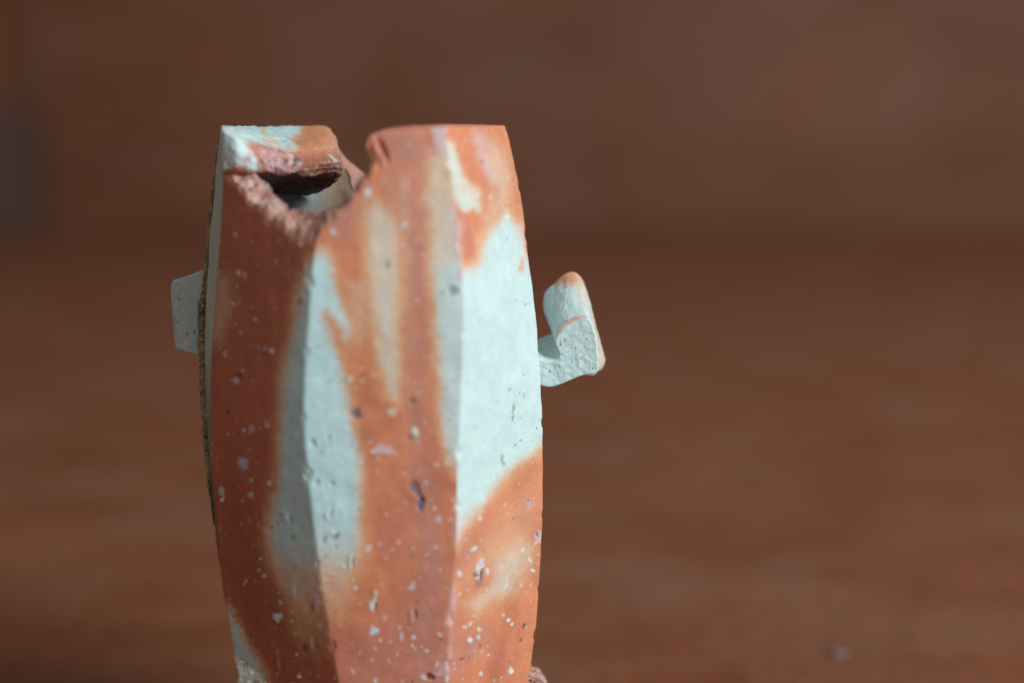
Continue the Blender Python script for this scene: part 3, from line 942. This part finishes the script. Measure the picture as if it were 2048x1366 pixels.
# ------------------------------------------------------------------ lugs
def loft(slices, nper, nd, name, paint, dispf, mat, label=None):
    """slices: list of (Y mm, outline px list), equal point counts; closed outline lofted through depth"""
    A = np.array([[(x, y, Y / 1000) for x, y in out] for Y, out in slices], float)
    B = np.stack([resample_closed(a, nper) for a in A])
    # linear loft in depth, eased
    m = len(B)
    u = np.linspace(0, m - 1, nd)
    i = np.minimum(np.floor(u).astype(int), m - 2)
    t = (u - i)[:, None, None]
    Gd = B[i] * (1 - t) + B[i + 1] * t
    # round the ends a little: several shrinking rings at both faces
    ends = []
    ctr0 = Gd[0].mean(0)
    W = unproj(Gd)
    nrm = grid_normals(W, True)
    Pw = W.reshape(-1, 3)
    nn = nrm.reshape(-1, 3)
    cen = np.repeat(W.mean(1), nper, 0)
    sgn = np.sign(np.mean(np.sum((Pw - cen) * nn, 1)))
    nn = nn * sgn
    upar = np.tile(np.arange(nper) / nper * len(slices[0][1]), nd)
    dpar = np.repeat(u / (m - 1), nper)
    return W, Pw, nn, upar, dpar


fr = [(1066, 768), (1083.5, 771), (1102, 774), (1143, 759), (1163.5, 751), (1189, 747.5), (1195, 737), (1193, 704.5), (1187, 663.5),
      (1181, 643), (1171.7, 637), (1151, 642), (1135, 651), (1122.5, 662), (1112, 684), (1118, 702), (1121, 713), (1110, 722), (1092, 724), (1066, 722)]
bk = [(1066, 748), (1083, 750), (1104, 752), (1145, 748), (1170, 745), (1198, 741), (1208, 725), (1206, 706), (1193, 660),
      (1179, 602), (1165, 561), (1149, 546), (1130, 549), (1108, 568), (1091, 588), (1088, 620), (1104, 664), (1094, 672), (1080, 677), (1066, 682)]
fr, bk = np.array(fr), np.array(bk)


def mixo(t, grow=0.0):
    """outline at fraction t of depth; the lower arm swells first, the top keeps a sloping cut"""
    return fr * (1 - t) + bk * t


def lug_right():
    sl = []
    for Y, t in [(-1.0, 0.0), (0.0, 0.10), (4, 0.40), (9, 0.75), (13, 1.0), (16, 1.02), (18, 1.0)]:
        o = mixo(t)
        sl.append((Y, [tuple(p) for p in o]))
    nper, nd = 300, 110
    W, Pw, nn, up, dp = loft(sl, nper, nd, 'lug', None, None, None)
    # front face: concentric rings filling the outline (ear clipped fill comes from bmesh below)
    lx, ly = proj(Pw[:, 0], Pw[:, 1], Pw[:, 2])
    c = np.tile(np.array([.50, .595, .58]), (len(Pw), 1))
    jy = ly + fbm(Pw, 300, 3, 301) * 8
    jx = lx + fbm(Pw, 300, 3, 302) * 8
    OR = np.array([.56, .26, .15])
    c = lerp(c, OR, 1 - sstep(562, 580, jy + (1150 - jx).clip(-60, 60) * 0.06))
    ridge = np.exp(-((dp - 0.06) / 0.07) ** 2) * sstep(9.2, 11, up) * (1 - sstep(13.2, 14, up))
    c = lerp(c, OR * np.array([1, 1.05, 1.1]), ridge * 0.85)
    side = sstep(3.0, 4.0, up) * (1 - sstep(8.6, 9.4, up)) * sstep(0.02, 0.1, dp)
    c = lerp(c, np.array([.60, .44, .33]), side * (0.55 + 0.4 * sstep(-0.3, 0.3, fbm(Pw, 260, 2, 303))))
    rightedge = sstep(8.5, 9.2, up) * (1 - sstep(10.4, 11.2, up)) * sstep(0.1, 0.5, dp)
    c = lerp(c, np.array([.60, .40, .28]), rightedge * 0.6)
    d = fbm(Pw, 220, 3, 311) * 0.00030 + fbm(Pw, 800, 2, 312) * 0.00012
    grooves = sstep(10.5, 12, up) * (1 - sstep(15.5, 16.2, up)) * sstep(0.12, 0.3, dp)
    d += grooves * fbm(np.stack([Pw[:, 0] * 6, Pw[:, 1], Pw[:, 2] * 0.7], 1), 260, 2, 313) * 0.00009
    # slightly raised burr where the cut face meets the rim
    burr = np.exp(-((dp - 0.10) / 0.05) ** 2) * sstep(4, 5, up) * (1 - sstep(13, 14, up))
    d += burr * (0.0004 + 0.0004 * fbm(Pw, 420, 2, 314))
    V = Pw + nn * d[:, None]
    Fq = grid_faces(nd, nper, True)
    return V, c, Fq, nper, nd


def cap_grid(ring, seed, col_face, ncap=26, dome=0.0, spots=True, rough=0.00016):
    """fill one planar outline with a fine triangulated sheet so that it can carry colour and relief"""
    bm = bmesh.new()
    vs = [bm.verts.new(p) for p in ring]
    f = bm.faces.new(vs)
    bmesh.ops.triangulate(bm, faces=[f])
    for _ in range(5):
        es = [e for e in bm.edges if e.calc_length() > 0.0007 and not e.is_boundary]
        if not es:
            break
        bmesh.ops.subdivide_edges(bm, edges=es, cuts=1, use_grid_fill=False)
        bmesh.ops.triangulate(bm, faces=bm.faces[:])
    bm.verts.index_update()
    V = np.array([v.co[:] for v in bm.verts])
    Fc = [[v.index for v in f.verts] for f in bm.faces]
    bd = np.array([v.is_boundary for v in bm.verts])
    bm.free()
    c = np.tile(col_face, (len(V), 1))
    c = c * (1 + 0.10 * fbm(V, 500, 3, seed))[:, None]
    dd = fbm(V, 220, 3, seed + 1) * 0.00022 + fbm(V, 900, 2, seed + 2) * rough
    if spots:
        lx, ly = proj(V[:, 0], V[:, 1], V[:, 2])
        for (sx, sy, r) in [(p, q, t * 0.75) for p, q, t in spots]:
            b = blob(lx, ly, sx, sy, r, r * 1.2, 15, 0.5)
            c = lerp(c, np.array([.03, .03, .03]), b * 0.95)
            dd -= b * 0.0003
        wt = sstep(0.45, 0.65, vnoise(V, 420, seed + 7))
        c = lerp(c, np.array([.62, .66, .64]), wt * 0.6)
        dd += wt * 0.0002
    V[:, 1] -= np.where(bd, 0, dd)
    return V, c, Fc


def build_lug(V, c, Fq, nper, nd, spots_front, mat, seed, face_col):
    parts_v, parts_c, faces = [V], [c], [list(map(int, f)) for f in Fq]
    off = len(V)
    for rr, sp in ((range(0, nper), spots_front), (range((nd - 1) * nper, nd * nper), [])):
        ring = [V[i] for i in rr]
        if rr[0] > 0:                           # the hidden back face: one plain polygon
            faces.append(list(rr))
            continue
        v2, c2, f2 = cap_grid(ring, seed, face_col, spots=sp)
        parts_v.append(v2)
        parts_c.append(c2)
        faces += [[a + off for a in f] for f in f2]
        off += len(v2)
    VV = np.concatenate(parts_v)
    cc = np.concatenate(parts_c)
    me = bpy.data.meshes.new('lug')
    me.from_pydata([tuple(p) for p in VV], [], faces)
    a = me.color_attributes.new('clay_colour', 'FLOAT_COLOR', 'POINT')
    q = np.ones((len(VV), 4), np.float32)
    q[:, :3] = np.clip(cc, .01, .95)
    a.data.foreach_set('color', q.ravel())
    bm = bmesh.new()
    bm.from_mesh(me)
    bmesh.ops.remove_doubles(bm, verts=bm.verts[:], dist=0.00002)
    bmesh.ops.recalc_face_normals(bm, faces=bm.faces[:])
    bm.to_mesh(me)
    bm.free()
    me.polygons.foreach_set('use_smooth', np.ones(len(me.polygons), bool))
    return link('lug', me, mat, vase)


V_, c_, F_, np_, nd_ = lug_right()
z4 = lambda x, y: (1020 + x / 4.878, 520 + y / 4.878)
spots = [(*z4(533, 786), 2.2), (*z4(488, 800), 1.5), (*z4(490, 828), 1.6), (*z4(747, 780), 1.5), (*z4(515, 930), 1.6), (*z4(602, 1000), 1.3),
         (*z4(805, 1063), 1.2), (*z4(840, 828), 1.2), (*z4(390, 1090), 1.6), (*z4(455, 1105), 1.5), (*z4(640, 860), 1.0), (*z4(690, 960), 1.0)]
lugR = build_lug(V_, c_, F_, np_, nd_, spots, M_LUG, 400, np.array([.50, .595, .585]))
lugR['label'] = 'upright hooked pale lug with orange-tipped top'

oL = [(345, 566), (357, 558), (380, 551), (404, 541), (440, 530), (462, 560), (462, 640), (450, 715), (425, 716), (397, 711), (372, 705),
      (356, 700), (351, 688), (347, 640), (343, 592)]
oL = np.array(oL, float)
slL = []
for Y, t in [(3.0, 0.0), (4.0, 0.8), (8, 1.0), (13, 1.0), (15, 0.9), (16, 0.5)]:
    cen = np.array([410, 630])
    s = 0.965 + 0.035 * t
    slL.append((Y, [tuple(cen + (p - cen) * s) for p in oL]))
W, Pw, nn, up, dp = loft(slL, 220, 60, 'lug', None, None, None)
cL = np.tile(np.array([.50, .57, .55]), (len(Pw), 1))
dL = fbm(Pw, 200, 3, 501) * 0.0003
VL = Pw + nn * dL[:, None]
z3 = lambda x, y: (320 + x / 4.269, 480 + y / 4.269)
spL = [(*z3(163, 512), 1.8), (*z3(150, 707), 1.4), (*z3(300, 785), 2.8), (*z3(232, 806), 1.4), (*z3(240, 920), 1.6), (*z3(195, 915), 1.2), (*z3(205, 610), 1.0)]
lugL = build_lug(VL, cL, grid_faces(60, 220, True), 220, 60, spL, M_LUG, 520, np.array([.50, .58, .56]))
lugL['label'] = 'flat grey tab lug in the shade'


# ------------------------------------------------------------------ crumbly crusts
def crust(path, col_a, col_b, seed, rough=0.0009, nper=70, nlen=520, label=None):
    """path: (px, py, Y mm, half width px)"""
    A = resample(np.array([(x, y, Y / 1000, r) for x, y, Y, r in path], float), nlen, 0)
    c0 = unproj(A[:, :3])
    pitch = FPX / 0.364
    rad = A[:, 3] / pitch
    th = np.linspace(0, 2 * np.pi, nper, endpoint=False)
    G = c0[:, None, :] + rad[:, None, None] * np.stack([np.cos(th), 1.6 * np.sin(th), 0 * th], -1)[None]
    Pp = G.reshape(-1, 3)
    cen = np.repeat(c0, nper, 0)
    nn = Pp - cen
    nn /= np.linalg.norm(nn, axis=1, keepdims=True) + 1e-9
    amp = np.clip(np.repeat(rad, nper) / 0.0012, 0.15, 1.0)
    cells = np.abs(fbm(Pp, 700, 3, seed))
    lump = fbm(Pp, 330, 3, seed + 1)
    d = (lump * 0.9 + (0.35 - cells) * 1.1) * rough * amp
    c = lerp(np.tile(col_a, (len(Pp), 1)), col_b, sstep(-0.25, 0.3, lump))
    c = lerp(c, col_a * 0.35, (1 - sstep(0.02, 0.10, cells)) * 0.8)
    me = make_mesh('crust', Pp + nn * d[:, None], grid_faces(nlen, nper, True), c)
    bm = bmesh.new()
    bm.from_mesh(me)
    bmesh.ops.holes_fill(bm, edges=[e for e in bm.edges if e.is_boundary], sides=0)
    bmesh.ops.recalc_face_normals(bm, faces=bm.faces[:])
    bm.to_mesh(me)
    bm.free()
    o = link('crust', me, M_TORN, vase)
    if label:
        o['label'] = label
    return o


crust([(441, 262, 4, 2.0), (438, 290, 4, 3), (431, 350, 4, 4), (425, 410, 4, 5), (419, 480, 4, 6), (414, 550, 4, 7), (410, 592, 4, 9),
       (407, 612, 4, 11), (408, 650, 4, 10), (409, 700, 4, 9.5), (410, 760, 4, 8.5), (412, 830, 4, 7.5), (416, 900, 4, 6.5), (420, 960, 4, 5), (424, 1010, 4, 3), (428, 1050, 4, 1.2)],
      np.array([.20, .15, .085]), np.array([.33, .26, .16]), 601, label='dark sandy crust down the far left edge')
crust([(1058, 1336, 3, 4), (1063, 1343, 3, 14), (1068, 1353, 2, 21), (1069, 1368, 2, 25), (1064, 1400, 2, 27), (1052, 1450, 2, 26), (1042, 1490, 2, 18)],
      np.array([.44, .20, .15]), np.array([.62, .40, .34]), 621, rough=0.0022, nlen=160, label='crumbly pinkish clay lump low on the right side')

# ------------------------------------------------------------------ a pale crumb of clay on the floor behind, far out of focus
k_ = (683 - 1312) / FPX
crY = CY + (CZ - FZ) * (ct + k_ * st) / -(k_ * ct - st)
crX = float(x_of(1676.0, crY, FZ))
bm = bmesh.new()
bmesh.ops.create_icosphere(bm, subdivisions=3, radius=1.0)
cv = np.array([v.co[:] for v in bm.verts])
cn = 1 + 0.30 * fbm(cv, 1.3, 3, 701) + 0.10 * fbm(cv, 4.0, 2, 702)
for v, q, n_ in zip(bm.verts, cv, cn):
    v.co = Vector((q[0] * 0.0030 * n_, q[1] * 0.0024 * n_, max(-0.0008, q[2] * 0.0012 * n_)))
me = bpy.data.meshes.new('clay_crumb')
bm.to_mesh(me)
bm.free()
a = me.color_attributes.new('clay_colour', 'FLOAT_COLOR', 'POINT')
q = np.ones((len(me.vertices), 4), np.float32)
q[:, :3] = np.array([.17, .14, .13])[None] * (1 + 0.25 * (cn - 1))[:, None]
a.data.foreach_set('color', q.ravel())
me.polygons.foreach_set('use_smooth', np.ones(len(me.polygons), bool))
crumb = link('clay_crumb', me, M_LUG)
crumb.location = (crX, crY, FZ + 0.0008)
crumb['label'] = 'tiny pale blurred crumb lying on the wooden floor at lower right'
crumb['category'] = 'crumb'
